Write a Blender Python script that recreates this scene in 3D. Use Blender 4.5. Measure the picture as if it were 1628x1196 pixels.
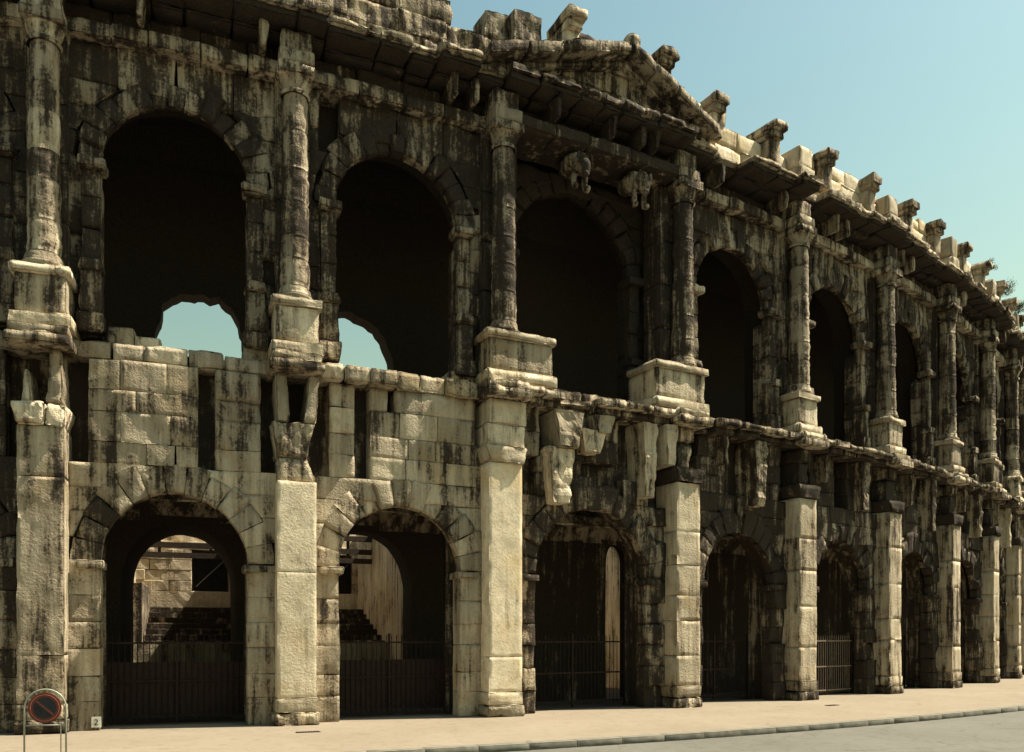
import bpy, math, random
import numpy as np
from mathutils import Vector

for o in list(bpy.data.objects):
    bpy.data.objects.remove(o)
scene = bpy.context.scene
C = scene.collection

# ---------------------------------------------------------------- camera
EYE = 2.408
cam_d = bpy.data.cameras.new('camera'); cam = bpy.data.objects.new('camera', cam_d); C.objects.link(cam)
cam.location = (0, 0, EYE); cam.rotation_euler = (math.radians(90), 0, 0)
cam_d.sensor_width = 36; cam_d.lens = 36 * 1355.05 / 1628
cam_d.shift_y = (1012 - 598) / 1628
cam_d.clip_start = 0.1; cam_d.clip_end = 3000
scene.camera = cam

# ---------------------------------------------------------------- sky and sun
SUN_AZ, SUN_EL = 101.0, 59.0          # azimuth measured from the camera's back towards its right
sx, sy = math.sin(math.radians(SUN_AZ)), -math.cos(math.radians(SUN_AZ))
world = bpy.data.worlds.new('World'); scene.world = world; world.use_nodes = True
wn, wl = world.node_tree.nodes, world.node_tree.links
wn.clear()
sky = wn.new('ShaderNodeTexSky'); sky.sky_type = 'NISHITA'; sky.sun_disc = False
sky.sun_elevation = math.radians(SUN_EL); sky.sun_rotation = math.atan2(sx, sy)
sky.altitude = 40; sky.air_density = 2.5; sky.dust_density = 2.0; sky.ozone_density = 1.0
tint = wn.new('ShaderNodeMix'); tint.data_type = 'RGBA'; tint.blend_type = 'MULTIPLY'
tint.inputs[0].default_value = 1.0; tint.inputs[7].default_value = (0.372, 0.397, 0.330, 1)
bg = wn.new('ShaderNodeBackground'); bg.inputs['Strength'].default_value = 0.068
out = wn.new('ShaderNodeOutputWorld')
gam = wn.new('ShaderNodeGamma'); gam.inputs[1].default_value = 1.4
wl.new(sky.outputs[0], gam.inputs[0]); wl.new(gam.outputs[0], tint.inputs[6]); wl.new(tint.outputs[2], bg.inputs[0]); wl.new(bg.outputs[0], out.inputs[0])
sun_d = bpy.data.lights.new('sun', 'SUN'); sun = bpy.data.objects.new('sun', sun_d); C.objects.link(sun)
sun_d.energy = 5.0; sun_d.angle = math.radians(0.5); sun_d.color = (1.0, 0.90, 0.72)
ce = math.cos(math.radians(SUN_EL))
SUNV = Vector((sx * ce, sy * ce, math.sin(math.radians(SUN_EL))))
sun.rotation_euler = SUNV.to_track_quat('Z', 'Y').to_euler()
sun.location = (60, 0, 80)
vs = scene.view_settings
vs.view_transform = 'Standard'; vs.look = 'None'; vs.gamma = 1.0; vs.exposure = 1.3
vs.use_curve_mapping = False
scene.cycles.max_bounces = 5; scene.cycles.diffuse_bounces = 3; scene.cycles.glossy_bounces = 1

# ---------------------------------------------------------------- the arena's ellipse: s runs along the facade, n outwards
EA, EB, CX, CY, YAW = 66.7, 50.7, 15.392, 73.210, -0.492
_t = np.linspace(-1.6, 1.6, 40001)
_S = np.concatenate([[0], np.cumsum(np.hypot(np.diff(EA * np.sin(_t)), np.diff(EB * np.cos(_t))))])
_S -= np.interp(0, _t, _S)

def FW(s, n, z):
    s = np.asarray(s, float); n = np.asarray(n, float)
    tt = np.interp(s, _S, _t)
    nx = -np.sin(tt) / EA; ny = np.cos(tt) / EB; l = np.hypot(nx, ny)
    x = -EA * np.sin(tt) + nx / l * n - CX; y = EB * np.cos(tt) + ny / l * n - CY
    return np.stack([-x * math.cos(YAW) - y * math.sin(YAW), x * math.sin(YAW) - y * math.cos(YAW), np.broadcast_to(z, s.shape)], -1)

def heading(s):          # rotation about z that turns local +x to the facade tangent and local -y outwards
    a = FW(np.array([s - .05, s + .05]), np.zeros(2), 0.0)
    d = a[1] - a[0]
    return math.atan2(d[1], d[0])

# ---------------------------------------------------------------- value noise
def _h(i, j, k):
    h = (i * 374761393 + j * 668265263 + k * 2147483647 + 1274126177) & 0xFFFFFFFF
    h = ((h ^ (h >> 13)) * 1274126177) & 0xFFFFFFFF
    h = ((h ^ (h >> 16)) * 2246822519) & 0xFFFFFFFF
    return ((h ^ (h >> 15)) & 0xFFFF) / 32767.5 - 1.0

def vnoise(p):
    f0 = np.floor(p).astype(np.int64); t = p - f0; t = t * t * (3 - 2 * t)
    i, j, k = f0[:, 0], f0[:, 1], f0[:, 2]; a, b, c = t[:, 0], t[:, 1], t[:, 2]
    def L(x, y, w): return x + (y - x) * w
    x00 = L(_h(i, j, k), _h(i + 1, j, k), a); x10 = L(_h(i, j + 1, k), _h(i + 1, j + 1, k), a)
    x01 = L(_h(i, j, k + 1), _h(i + 1, j, k + 1), a); x11 = L(_h(i, j + 1, k + 1), _h(i + 1, j + 1, k + 1), a)
    return L(L(x00, x10, b), L(x01, x11, b), c)

def fbm(p, o=3):
    r = 0; a = 1.0
    for q in range(o):
        r = r + a * vnoise(p * (2.03 ** q) + 17.3 * q); a *= .5
    return r

R = random.Random(11)

# ---------------------------------------------------------------- materials
def nodes(name):
    m = bpy.data.materials.new(name); m.use_nodes = True
    nt = m.node_tree; return m, nt.nodes, nt.links, nt.nodes['Principled BSDF']

def ramp(N, pts, interp='LINEAR'):
    r = N.new('ShaderNodeValToRGB'); r.color_ramp.interpolation = interp
    e = r.color_ramp.elements
    while len(e) > 1: e.remove(e[-1])
    e[0].position = pts[0][0]; e[0].color = pts[0][1]
    for p, c in pts[1:]:
        q = e.new(p); q.color = c
    return r

def g(v): return (v, v, v, 1)

def math_n(N, L, op, a, b=None):
    m = N.new('ShaderNodeMath'); m.operation = op
    for i, x in enumerate((a, b)):
        if x is None: continue
        if isinstance(x, (int, float)): m.inputs[i].default_value = x
        else: L.new(x, m.inputs[i])
    return m.outputs[0]

def noise_n(N, L, vec, scale, detail=4, rough=.55, dist=0):
    t = N.new('ShaderNodeTexNoise'); t.inputs['Scale'].default_value = scale; t.inputs['Detail'].default_value = detail
    t.inputs['Roughness'].default_value = rough; t.inputs['Distortion'].default_value = dist
    L.new(vec, t.inputs['Vector']); return t.outputs['Fac']

def mapping(N, L, vec, sc):
    m = N.new('ShaderNodeMapping'); m.inputs['Scale'].default_value = sc; L.new(vec, m.inputs['Vector']); return m.outputs[0]

def mixc(N, L, fac, a, b, mode='MIX'):
    m = N.new('ShaderNodeMix'); m.data_type = 'RGBA'; m.blend_type = mode
    if isinstance(fac, (int, float)): m.inputs[0].default_value = fac
    else: L.new(fac, m.inputs[0])
    for i, x in ((6, a), (7, b)):
        if isinstance(x, tuple): m.inputs[i].default_value = x
        else: L.new(x, m.inputs[i])
    return m.outputs[2]

def stone_material():
    m, N, L, P = nodes('weathered_limestone')
    pos = N.new('ShaderNodeNewGeometry').outputs['Position']
    def attr(n):
        a = N.new('ShaderNodeAttribute'); a.attribute_name = n; return a.outputs['Fac']
    tone, stain = attr('tone'), attr('stain')
    big = noise_n(N, L, pos, .5, 3, .6)
    mid = noise_n(N, L, pos, 2.2, 4, .68)
    fine = noise_n(N, L, pos, 14, 3, .7)
    streak = noise_n(N, L, mapping(N, L, pos, (3.4, 3.4, .26)), 1.0, 4, .68)
    # clean stone: warm cream to grey-yellow
    c1 = ramp(N, [(.3, (.38, .312, .215, 1)), (.5, (.555, .47, .335, 1)), (.68, (.71, .615, .455, 1))])
    L.new(mid, c1.inputs[0])
    c2 = mixc(N, L, math_n(N, L, 'MULTIPLY', big, .55), c1.outputs[0], (.45, .39, .30, 1))
    ochre = ramp(N, [(.52, g(0)), (.68, g(.6))]); L.new(big, ochre.inputs[0])
    c3 = mixc(N, L, ochre.outputs[0], c2, (.46, .33, .15, 1))
    spk = ramp(N, [(.32, g(.8)), (.55, g(1))]); L.new(fine, spk.inputs[0])
    c4 = mixc(N, L, 1.0, c3, spk.outputs[0], 'MULTIPLY')
    tv = N.new('ShaderNodeMapRange'); tv.inputs[3].default_value = .5; tv.inputs[4].default_value = 1.22
    L.new(tone, tv.inputs[0])
    c5 = mixc(N, L, 1.0, c4, tv.outputs[0], 'MULTIPLY')
    # black crust in patches and runs; the attribute also carries painted shade
    a = math_n(N, L, 'MULTIPLY', big, .5)
    a = math_n(N, L, 'ADD', a, math_n(N, L, 'MULTIPLY', streak, 1.2))
    a = math_n(N, L, 'ADD', a, math_n(N, L, 'MULTIPLY', mid, .65))
    a = math_n(N, L, 'ADD', a, math_n(N, L, 'MULTIPLY', fine, .5))
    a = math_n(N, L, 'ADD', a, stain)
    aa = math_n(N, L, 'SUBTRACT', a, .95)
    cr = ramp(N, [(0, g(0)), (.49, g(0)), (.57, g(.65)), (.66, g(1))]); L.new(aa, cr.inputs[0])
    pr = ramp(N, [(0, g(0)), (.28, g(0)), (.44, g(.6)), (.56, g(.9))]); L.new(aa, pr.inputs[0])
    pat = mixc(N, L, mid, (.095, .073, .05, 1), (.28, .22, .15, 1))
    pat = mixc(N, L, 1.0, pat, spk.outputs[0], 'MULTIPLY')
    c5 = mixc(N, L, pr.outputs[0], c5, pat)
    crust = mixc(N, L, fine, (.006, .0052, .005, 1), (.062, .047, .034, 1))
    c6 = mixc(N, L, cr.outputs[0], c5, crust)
    L.new(c6, P.inputs['Base Color']); P.inputs['Roughness'].default_value = .95
    P.inputs['Specular IOR Level'].default_value = .15
    # relief: pits, bedding and grain
    vo = N.new('ShaderNodeTexVoronoi'); vo.inputs['Scale'].default_value = 9; L.new(pos, vo.inputs['Vector'])
    pit = ramp(N, [(.0, g(0)), (.28, g(1))]); L.new(vo.outputs['Distance'], pit.inputs[0])
    h = math_n(N, L, 'ADD', math_n(N, L, 'MULTIPLY', pit.outputs[0], .35), math_n(N, L, 'MULTIPLY', fine, .9))
    h = math_n(N, L, 'ADD', h, math_n(N, L, 'MULTIPLY', mid, .8))
    b = N.new('ShaderNodeBump'); b.inputs['Distance'].default_value = .045
    bs = N.new('ShaderNodeMapRange'); bs.inputs[1].default_value = -.34; bs.inputs[2].default_value = -.05; bs.inputs[3].default_value = .22; bs.inputs[4].default_value = .9
    L.new(stain, bs.inputs[0]); L.new(bs.outputs[0], b.inputs['Strength'])
    L.new(h, b.inputs['Height']); L.new(b.outputs[0], P.inputs['Normal'])
    return m

def simple(name, c0, c1, scale=6, rough=.9, bump=.2, bdist=.01, metal=0, detail=6):
    m, N, L, P = nodes(name)
    pos = N.new('ShaderNodeNewGeometry').outputs['Position']
    n = noise_n(N, L, pos, scale, detail, .65)
    r = ramp(N, [(.3, c0), (.7, c1)]); L.new(n, r.inputs[0]); L.new(r.outputs[0], P.inputs['Base Color'])
    P.inputs['Roughness'].default_value = rough; P.inputs['Metallic'].default_value = metal
    P.inputs['Specular IOR Level'].default_value = .25
    if bump:
        b = N.new('ShaderNodeBump'); b.inputs['Strength'].default_value = bump; b.inputs['Distance'].default_value = bdist
        L.new(noise_n(N, L, pos, scale * 4, 5, .7), b.inputs['Height']); L.new(b.outputs[0], P.inputs['Normal'])
    return m

def pavement_material():
    m, N, L, P = nodes('pavement_cream_stabilised')
    pos = N.new('ShaderNodeNewGeometry').outputs['Position']
    n1 = noise_n(N, L, pos, .35, 5, .6, .4); n2 = noise_n(N, L, pos, 3.0, 6, .7); n3 = noise_n(N, L, pos, 60, 3, .7)
    r = ramp(N, [(.3, (.196, .162, .121, 1)), (.7, (.230, .193, .147, 1))]); L.new(n1, r.inputs[0])
    r2 = ramp(N, [(.28, g(.8)), (.5, g(1))]); L.new(n2, r2.inputs[0])
    r3 = ramp(N, [(.3, g(.78)), (.6, g(1.06))]); L.new(n3, r3.inputs[0])
    c = mixc(N, L, 1.0, r.outputs[0], r2.outputs[0], 'MULTIPLY'); c = mixc(N, L, 1.0, c, r3.outputs[0], 'MULTIPLY')
    gr = ramp(N, [(.60, g(1)), (.70, g(.72))]); L.new(noise_n(N, L, pos, .8, 5, .7, 1.0), gr.inputs[0]); c = mixc(N, L, 1.0, c, gr.outputs[0], 'MULTIPLY')
    sp = ramp(N, [(.70, g(1)), (.74, g(.45))]); L.new(noise_n(N, L, pos, 9, 2, .5), sp.inputs[0]); c = mixc(N, L, 1.0, c, sp.outputs[0], 'MULTIPLY')
    L.new(c, P.inputs['Base Color']); P.inputs['Roughness'].default_value = .95; P.inputs['Specular IOR Level'].default_value = .1
    b = N.new('ShaderNodeBump'); b.inputs['Strength'].default_value = .35; b.inputs['Distance'].default_value = .01
    L.new(n3, b.inputs['Height']); L.new(b.outputs[0], P.inputs['Normal'])
    return m

def road_material():
    m, N, L, P = nodes('pale_asphalt')
    pos = N.new('ShaderNodeNewGeometry').outputs['Position']
    n1 = noise_n(N, L, pos, .3, 5, .6, .6); n2 = noise_n(N, L, pos, 4, 6, .7); n3 = noise_n(N, L, pos, 90, 3, .7)
    r = ramp(N, [(.3, (.098, .095, .080, 1)), (.7, (.132, .127, .108, 1))]); L.new(n1, r.inputs[0])
    r2 = ramp(N, [(.28, g(.75)), (.5, g(1))]); L.new(n2, r2.inputs[0])
    r3 = ramp(N, [(.3, g(.7)), (.65, g(1.15))]); L.new(n3, r3.inputs[0])
    c = mixc(N, L, 1.0, r.outputs[0], r2.outputs[0], 'MULTIPLY'); c = mixc(N, L, 1.0, c, r3.outputs[0], 'MULTIPLY')
    wv = N.new('ShaderNodeTexVoronoi'); wv.feature = 'DISTANCE_TO_EDGE'; wv.inputs['Scale'].default_value = .35
    wp = N.new('ShaderNodeVectorMath'); wp.operation = 'ADD'
    nz = N.new('ShaderNodeTexNoise'); nz.inputs['Scale'].default_value = 1.3; nz.inputs['Detail'].default_value = 4; L.new(pos, nz.inputs['Vector'])
    L.new(pos, wp.inputs[0]); L.new(nz.outputs['Color'], wp.inputs[1]); L.new(wp.outputs[0], wv.inputs['Vector'])
    ck = ramp(N, [(.003, g(.75)), (.010, g(1))]); L.new(wv.outputs['Distance'], ck.inputs[0]); c = mixc(N, L, 1.0, c, ck.outputs[0], 'MULTIPLY')
    L.new(c, P.inputs['Base Color']); P.inputs['Roughness'].default_value = .85; P.inputs['Specular IOR Level'].default_value = .2
    b = N.new('ShaderNodeBump'); b.inputs['Strength'].default_value = .4; b.inputs['Distance'].default_value = .008
    L.new(n3, b.inputs['Height']); L.new(b.outputs[0], P.inputs['Normal'])
    return m

STONE = stone_material()
PAVE = pavement_material()
ROAD = road_material()
KERB = simple('kerb_granite', (.10, .095, .076, 1), (.17, .16, .13, 1), 5, .85, .3)
EARTH = simple('trodden_earth', (.07, .055, .04, 1), (.14, .11, .08, 1), 3, 1, .5, .03)
PALE_IRON = simple('weathered_grey_iron', (.12, .09, .065, 1), (.24, .185, .135, 1), 9, .7, .2, .003, .2)
IRON = simple('rusty_iron', (.008, .006, .005, 1), (.035, .018, .012, 1), 9, .7, .2, .003, .3)
GALV = simple('painted_steel_tube', (.22, .22, .17, 1), (.34, .34, .27, 1), 14, .45, .1, .002, .2)
RED = simple('sign_red_enamel', (.11, .03, .02, 1), (.16, .045, .03, 1), 8, .5, 0)
BLUE = simple('sign_dark_blue_enamel', (.014, .014, .018, 1), (.03, .03, .034, 1), 10, .55, 0)
WHITE = simple('plaque_white_paint', (.55, .52, .44, 1), (.75, .72, .62, 1), 20, .6, .1, .002)
BLACK = simple('black_paint', (.015, .015, .015, 1), (.03, .03, .03, 1), 10, .6, 0)
TIMBER = simple('dark_timber', (.025, .018, .014, 1), (.06, .045, .034, 1), 8, .8, .4, .01)
LEAF = simple('shrub_leaf', (.035, .055, .02, 1), (.09, .115, .045, 1), 5, .8, 0)
TWIG = simple('shrub_twig', (.06, .045, .03, 1), (.11, .085, .06, 1), 5, .9, 0)

# ---------------------------------------------------------------- mesh building
WC = {}          # world origin of each object

def mesh_obj(name, V, faces, mat, parent=None, tone=None, stain=None, smooth=True, origin=None):
    V = np.asarray(V, float)
    if origin is None:
        origin = (V.min(0) + V.max(0)) / 2; origin[2] = V[:, 2].min()
    origin = np.asarray(origin, float)
    me = bpy.data.meshes.new(name)
    me.from_pydata((V - origin).tolist(), [], [list(map(int, q)) for q in faces])
    if smooth: me.polygons.foreach_set('use_smooth', [True] * len(me.polygons))
    n = len(V)
    for nm, val in (('tone', tone), ('stain', stain)):
        if val is not None:
            a = me.attributes.new(nm, 'FLOAT', 'POINT')
            a.data.foreach_set('value', np.broadcast_to(np.asarray(val, np.float32), (n,)).copy())
    me.materials.append(mat)
    o = bpy.data.objects.new(name, me); C.objects.link(o)
    WC[o.name] = origin
    if parent is not None:
        o.parent = parent; o.location = Vector(origin - WC[parent.name])
    else:
        o.location = Vector(origin)
    return o

def empty(name, loc, label, cat, group=None, rz=0):
    o = bpy.data.objects.new(name, None); C.objects.link(o); o.location = loc; o.rotation_euler.z = rz
    o.empty_display_size = .3
    WC[o.name] = np.array(loc, float)
    o['label'] = label; o['category'] = cat
    if group: o['group'] = group
    return o

_lat = {}
def lattice(us, vs_, ws, back):
    nu, nv, nw = len(us), len(vs_), len(ws)
    idx = np.full((nu, nv, nw), -1, int)
    sel = np.zeros((nu, nv, nw), bool)
    sel[[0, -1]] = 1; sel[:, [0, -1]] = 1; sel[:, :, -1] = 1
    if back: sel[:, :, 0] = 1
    idx[sel] = np.arange(sel.sum())
    I, J, K = np.where(sel)
    fs = []
    def sheet(a, flip):
        q = np.stack([a[:-1, :-1], a[1:, :-1], a[1:, 1:], a[:-1, 1:]], -1).reshape(-1, 4)
        fs.append(q[:, ::-1] if flip else q)
    sheet(idx[:, :, -1], True)
    if back: sheet(idx[:, :, 0], False)
    sheet(idx[0], True); sheet(idx[-1], False)
    sheet(idx[:, 0], False); sheet(idx[:, -1], True)
    return np.stack([us[I], vs_[J], ws[K]], -1), np.concatenate(fs)

def lines(L, r, cell):
    r = min(r, L * .3); e = r / L
    k = max(1, int(round((L - 2 * r) / cell)))
    return np.concatenate([[0], np.linspace(e, 1 - e, k + 1), [1]]), r

def block(fn, size, cell=.14, r=.035, rough=.02, chip=.05, freq=3.0, back=False, zs=1.0, ero=.0):
    """An eroded stone: fn maps unit coords (u along, v up, w outwards) to (s, n, z)."""
    Ls, Lz, Ln = size
    us, r1 = lines(Ls, r, cell); vs_, r2 = lines(Lz, r, cell); ws, r3 = lines(Ln, r, max(cell, Ln / 3))
    uvw, faces = lattice(us, vs_, ws, back)
    L = np.array([Ls, Lz, Ln]); rr = min(r1, r2, r3)
    p = uvw * L; lo = rr; q = np.clip(p, lo, L - lo)
    if not back: q[:, 2] = np.where(p[:, 2] < lo, p[:, 2], q[:, 2])
    d = p - q; ln = np.linalg.norm(d, axis=1, keepdims=True); dn = np.where(ln > 1e-9, d / np.maximum(ln, 1e-9), 0)
    edge = (np.abs(dn) > .2).sum(1) >= 2
    p = q + dn * rr
    P0 = fn(p / L)
    pn = P0 * np.array([1, 1, zs])
    nz = fbm(pn * freq)
    dis = rough * nz
    if chip:
        ch = np.maximum(0, vnoise(pn * 2.1 + 31.7) + .15)
        dis = dis - np.where(edge, chip * ch, chip * .35 * np.maximum(0, vnoise(pn * 1.3 + 7) - .25))
    p = p + dn * dis[:, None]
    if not back: p[:, 2] = np.maximum(p[:, 2], 0)
    P = fn(p / L)
    if ero:
        q2 = P * np.array([.8, .4, .55]) + 13.1
        e = fbm(q2, 3); cav = np.maximum(0, vnoise(P * np.array([1.5, .3, .7]) + 61) - .38)
        P[:, 1] += np.clip(p[:, 2] / L[2], 0, 1) * (ero * (e - .35) - ero * 2.6 * cav)
    return P, faces

def quad_fn(c, n0, n1):
    """c: four (s,z) corners: bottom-left, bottom-right, top-right, top-left."""
    c = np.array(c, float)
    def fn(q):
        u, v, w = q[:, 0:1], q[:, 1:2], q[:, 2]
        sz = c[0] * (1 - u) * (1 - v) + c[1] * u * (1 - v) + c[2] * u * v + c[3] * (1 - u) * v
        return np.stack([sz[:, 0], n0 + (n1 - n0) * w, sz[:, 1]], -1)
    return fn

def box_fn(s0, s1, n0, n1, z0, z1): return quad_fn([(s0, z0), (s1, z0), (s1, z1), (s0, z1)], n0, n1)

def world_of(P): return FW(P[:, 0], P[:, 1], P[:, 2])

def cellsize(s):
    d = FW(np.array([s]), np.array([0.]), 0.0)[0][1]
    return max(.085, .0042 * d)

def in_frame(P):
    w = world_of(P)
    y = np.maximum(w[:, 1], .1)
    px = 814 + 1355 * w[:, 0] / y; py = 1012 - 1355 * (w[:, 2] - EYE) / y
    x0, x1 = np.clip([px.min(), px.max()], 0, 1628); y0, y1 = np.clip([py.min(), py.max()], 0, 1196)
    return (x1 - x0) * (y1 - y0)

arena = empty('arena', FW(np.array([0.]), np.array([-6.]), 0.0)[0].tolist(),
              'ruined two-storey stone amphitheatre with blackened arches, columns and a small pediment', 'amphitheatre')
POOL = {}
def piece(name, fn, size, stain=0., tone=None, **kw):
    s_mid = fn(np.array([[.5, .5, .5]]))[0][0]
    kw.setdefault('cell', cellsize(s_mid))
    P, f = block(fn, size, **kw)
    POOL.setdefault(name, []).append((P, f, R.random() if tone is None else tone, stain))

def bpiece(name, s0, s1, n0, n1, z0, z1, **kw):
    piece(name, box_fn(s0, s1, n0, n1, z0, z1), (abs(s1 - s0), z1 - z0, n1 - n0), **kw)

# ---------------------------------------------------------------- layout of the bays
W, W3 = 6.15, 7.0
PIL = [-W3 / 2 - W * k for k in (3, 2, 1, 0)] + [W3 / 2 + W * k for k in range(9)]
NB = len(PIL) - 1                     # bay b lies between PIL[b] and PIL[b+1]; bay 3 carries the pediment
MAIN = 3
LW, UW = -.55, -.95                   # wall faces of the two storeys
LS, US = 4.36, 14.78                  # springings
def bay(b):
    c = (PIL[b] + PIL[b + 1]) / 2
    return c, (2.17 if b == MAIN else 1.82), (2.35 if b == MAIN else 1.84)

def stain_low(b): return [.10, -.05, -.07, .14, .24, .22, .22, .2, .2, .2, .2, .2, .2][b]
def stain_up(b): return [.19, .17, .18, .33, .16, .13, .13, .13, .13, .13, .13, .13, .13][b]

# ---- plain surfaces behind the stones
def arch_wall(name, s0, s1, z0, z1, c, h, zs, n, depth, st, crown=None, zbot=None, seg=22):
    """wall sheet with an arched hole, and the barrel running `depth` inwards from it."""
    V = []; Fc = []
    crown = crown or zs + h
    def add(P): V.append(P); return len(V) - 1
    th = np.linspace(math.pi, 0, seg + 1)
    arc = [(c - h, z0), (c - h, (z0 + zs) / 2)] + [(c + h * math.cos(t), zs + (crown - zs) * math.sin(t)) for t in th] + [(c + h, (z0 + zs) / 2), (c + h, z0)]
    outer = []
    for s, z in arc:
        if z <= zs + 1e-6 and s < c: outer.append((s0, z))
        elif z <= zs + 1e-6: outer.append((s1, z))
        else: outer.append((s, z1))
    # front
    ia = [add((s, n, z)) for s, z in arc]; io = [add((s, n, z)) for s, z in outer]
    for k in range(len(arc) - 1):
        Fc.append((ia[k], ia[k + 1], io[k + 1], io[k]))
    a = add((s0, n, z1)); Fc.append((io[2], io[3], a))
    b_ = add((s1, n, z1)); Fc.append((io[-3], b_, io[-4]))
    # barrel
    K = max(2, int(depth / .5)); prev = ia
    for k in range(1, K + 1):
        cur = [add((s, n - depth * k / K, z)) for s, z in arc]
        for j in range(len(arc) - 1): Fc.append((prev[j], cur[j], cur[j + 1], prev[j + 1]))
        prev = cur
    P = np.array(V, float)
    P = P + .025 * np.stack([fbm(P * 2 + 3), fbm(P * 2 + 40), fbm(P * 2 + 80)], -1)
    return mesh_obj(name, world_of(P), Fc, STONE, arena, .4, st, smooth=False)

def sheet(name, pts, st, mat=STONE, sub=6):
    """curved strip between two (s,n,z) polylines rows: pts = [row0,row1,...]"""
    V = []; Fc = []
    for r in pts: V += list(r)
    w = len(pts[0])
    for i in range(len(pts) - 1):
        for j in range(w - 1):
            Fc.append((i * w + j, i * w + j + 1, (i + 1) * w + j + 1, (i + 1) * w + j))
    P = np.array(V, float)
    return mesh_obj(name, world_of(P), Fc, mat, arena, .4, st, smooth=False)

SL, SR = PIL[0] - .5, PIL[-1] + .5
srow = np.arange(SL, SR + .01, 1.0)
for b in range(NB):
    c, h, hu = bay(b)
    a0, a1 = PIL[b], PIL[b + 1]
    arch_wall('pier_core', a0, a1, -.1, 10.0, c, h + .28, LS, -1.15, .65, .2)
    if b == MAIN: sheet('gallery_wall', [[(a0, -5.0, -.1), (c, -5.0, -.1), (a1, -5.0, -.1)], [(a0, -5.0, 9.5), (c, -5.0, 9.5), (a1, -5.0, 9.5)]], .27)
    elif b == MAIN + 1: arch_wall('gallery_wall', a0, a1, -.1, 9.5, 4.24, .5, 5.35, -5.0, .3, .3, crown=5.95)
    elif b > MAIN + 1: sheet('gallery_wall', [[(a0, -5.0, -.1), (c, -5.0, -.1), (a1, -5.0, -.1)], [(a0, -5.0, 9.5), (c, -5.0, 9.5), (a1, -5.0, 9.5)]], .27)
    else: arch_wall('gallery_wall', a0, a1, -.1, 9.5, c, h - .05, 4.1, -5.0, 3.4 if b == 1 else 1.0, .5, crown=5.95)  # dark value paints interior shade onto the passage walls
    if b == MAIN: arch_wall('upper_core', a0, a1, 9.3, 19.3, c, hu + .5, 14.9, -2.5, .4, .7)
    else: arch_wall('upper_core', a0, a1, 9.3, 19.3, c, hu + .5, US, -1.6, .8, .7)  # near-black colour paints the shade inside the upper openings, main bay too
    # back of the outer piers, seen from the ambulatory
    sheet('pier_back', [[(a0, -1.8, -.1), (c - h, -1.8, -.1)], [(a0, -1.8, 7.2), (c - h, -1.8, 7.2)]], .2)
    sheet('pier_back', [[(c + h, -1.8, -.1), (a1, -1.8, -.1)], [(c + h, -1.8, 7.2), (a1, -1.8, 7.2)]], .2)

def strip(name, nz, st, rough=.03, step=.5):
    """surface that runs the whole length: nz = list of (n, z)"""
    ss = np.arange(SL, SR + .01, step); V = []; Fc = []
    for n, z in nz:
        for s in ss: V.append((s, n, z))
    w = len(ss)
    for i in range(len(nz) - 1):
        for j in range(w - 1): Fc.append((i * w + j, i * w + j + 1, (i + 1) * w + j + 1, (i + 1) * w + j))
    P = np.array(V, float)
    P[:, 1] += rough * fbm(P * 1.7 + 5); P[:, 2] += rough * fbm(P * 1.7 + 55)
    return mesh_obj(name, world_of(P), Fc, STONE, arena, .4, st, smooth=False)

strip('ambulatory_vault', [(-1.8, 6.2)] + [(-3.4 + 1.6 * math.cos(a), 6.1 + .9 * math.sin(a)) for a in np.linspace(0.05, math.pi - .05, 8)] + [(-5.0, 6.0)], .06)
strip('gallery_floor', [(-1.1, 10.0), (-1.7, 10.02), (-2.6, 9.9), (-6.1, 9.8), (-6.1, 9.0), (-5.0, 9.0)], .45)
strip('gallery_vault', [(-1.95, 17.6)] + [(-3.7 + 1.7 * math.cos(a), 17.3 + 1.0 * math.sin(a)) for a in np.linspace(.05, math.pi - .05, 8)] + [(-5.4, 17.3)], .7)  # vault coloured near black to put the gallery's shade into it
strip('attic_roof', [(-.8, 19.33), (-1.6, 19.34), (-6.1, 18.5), (-6.1, 16.0)], .05)

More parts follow.
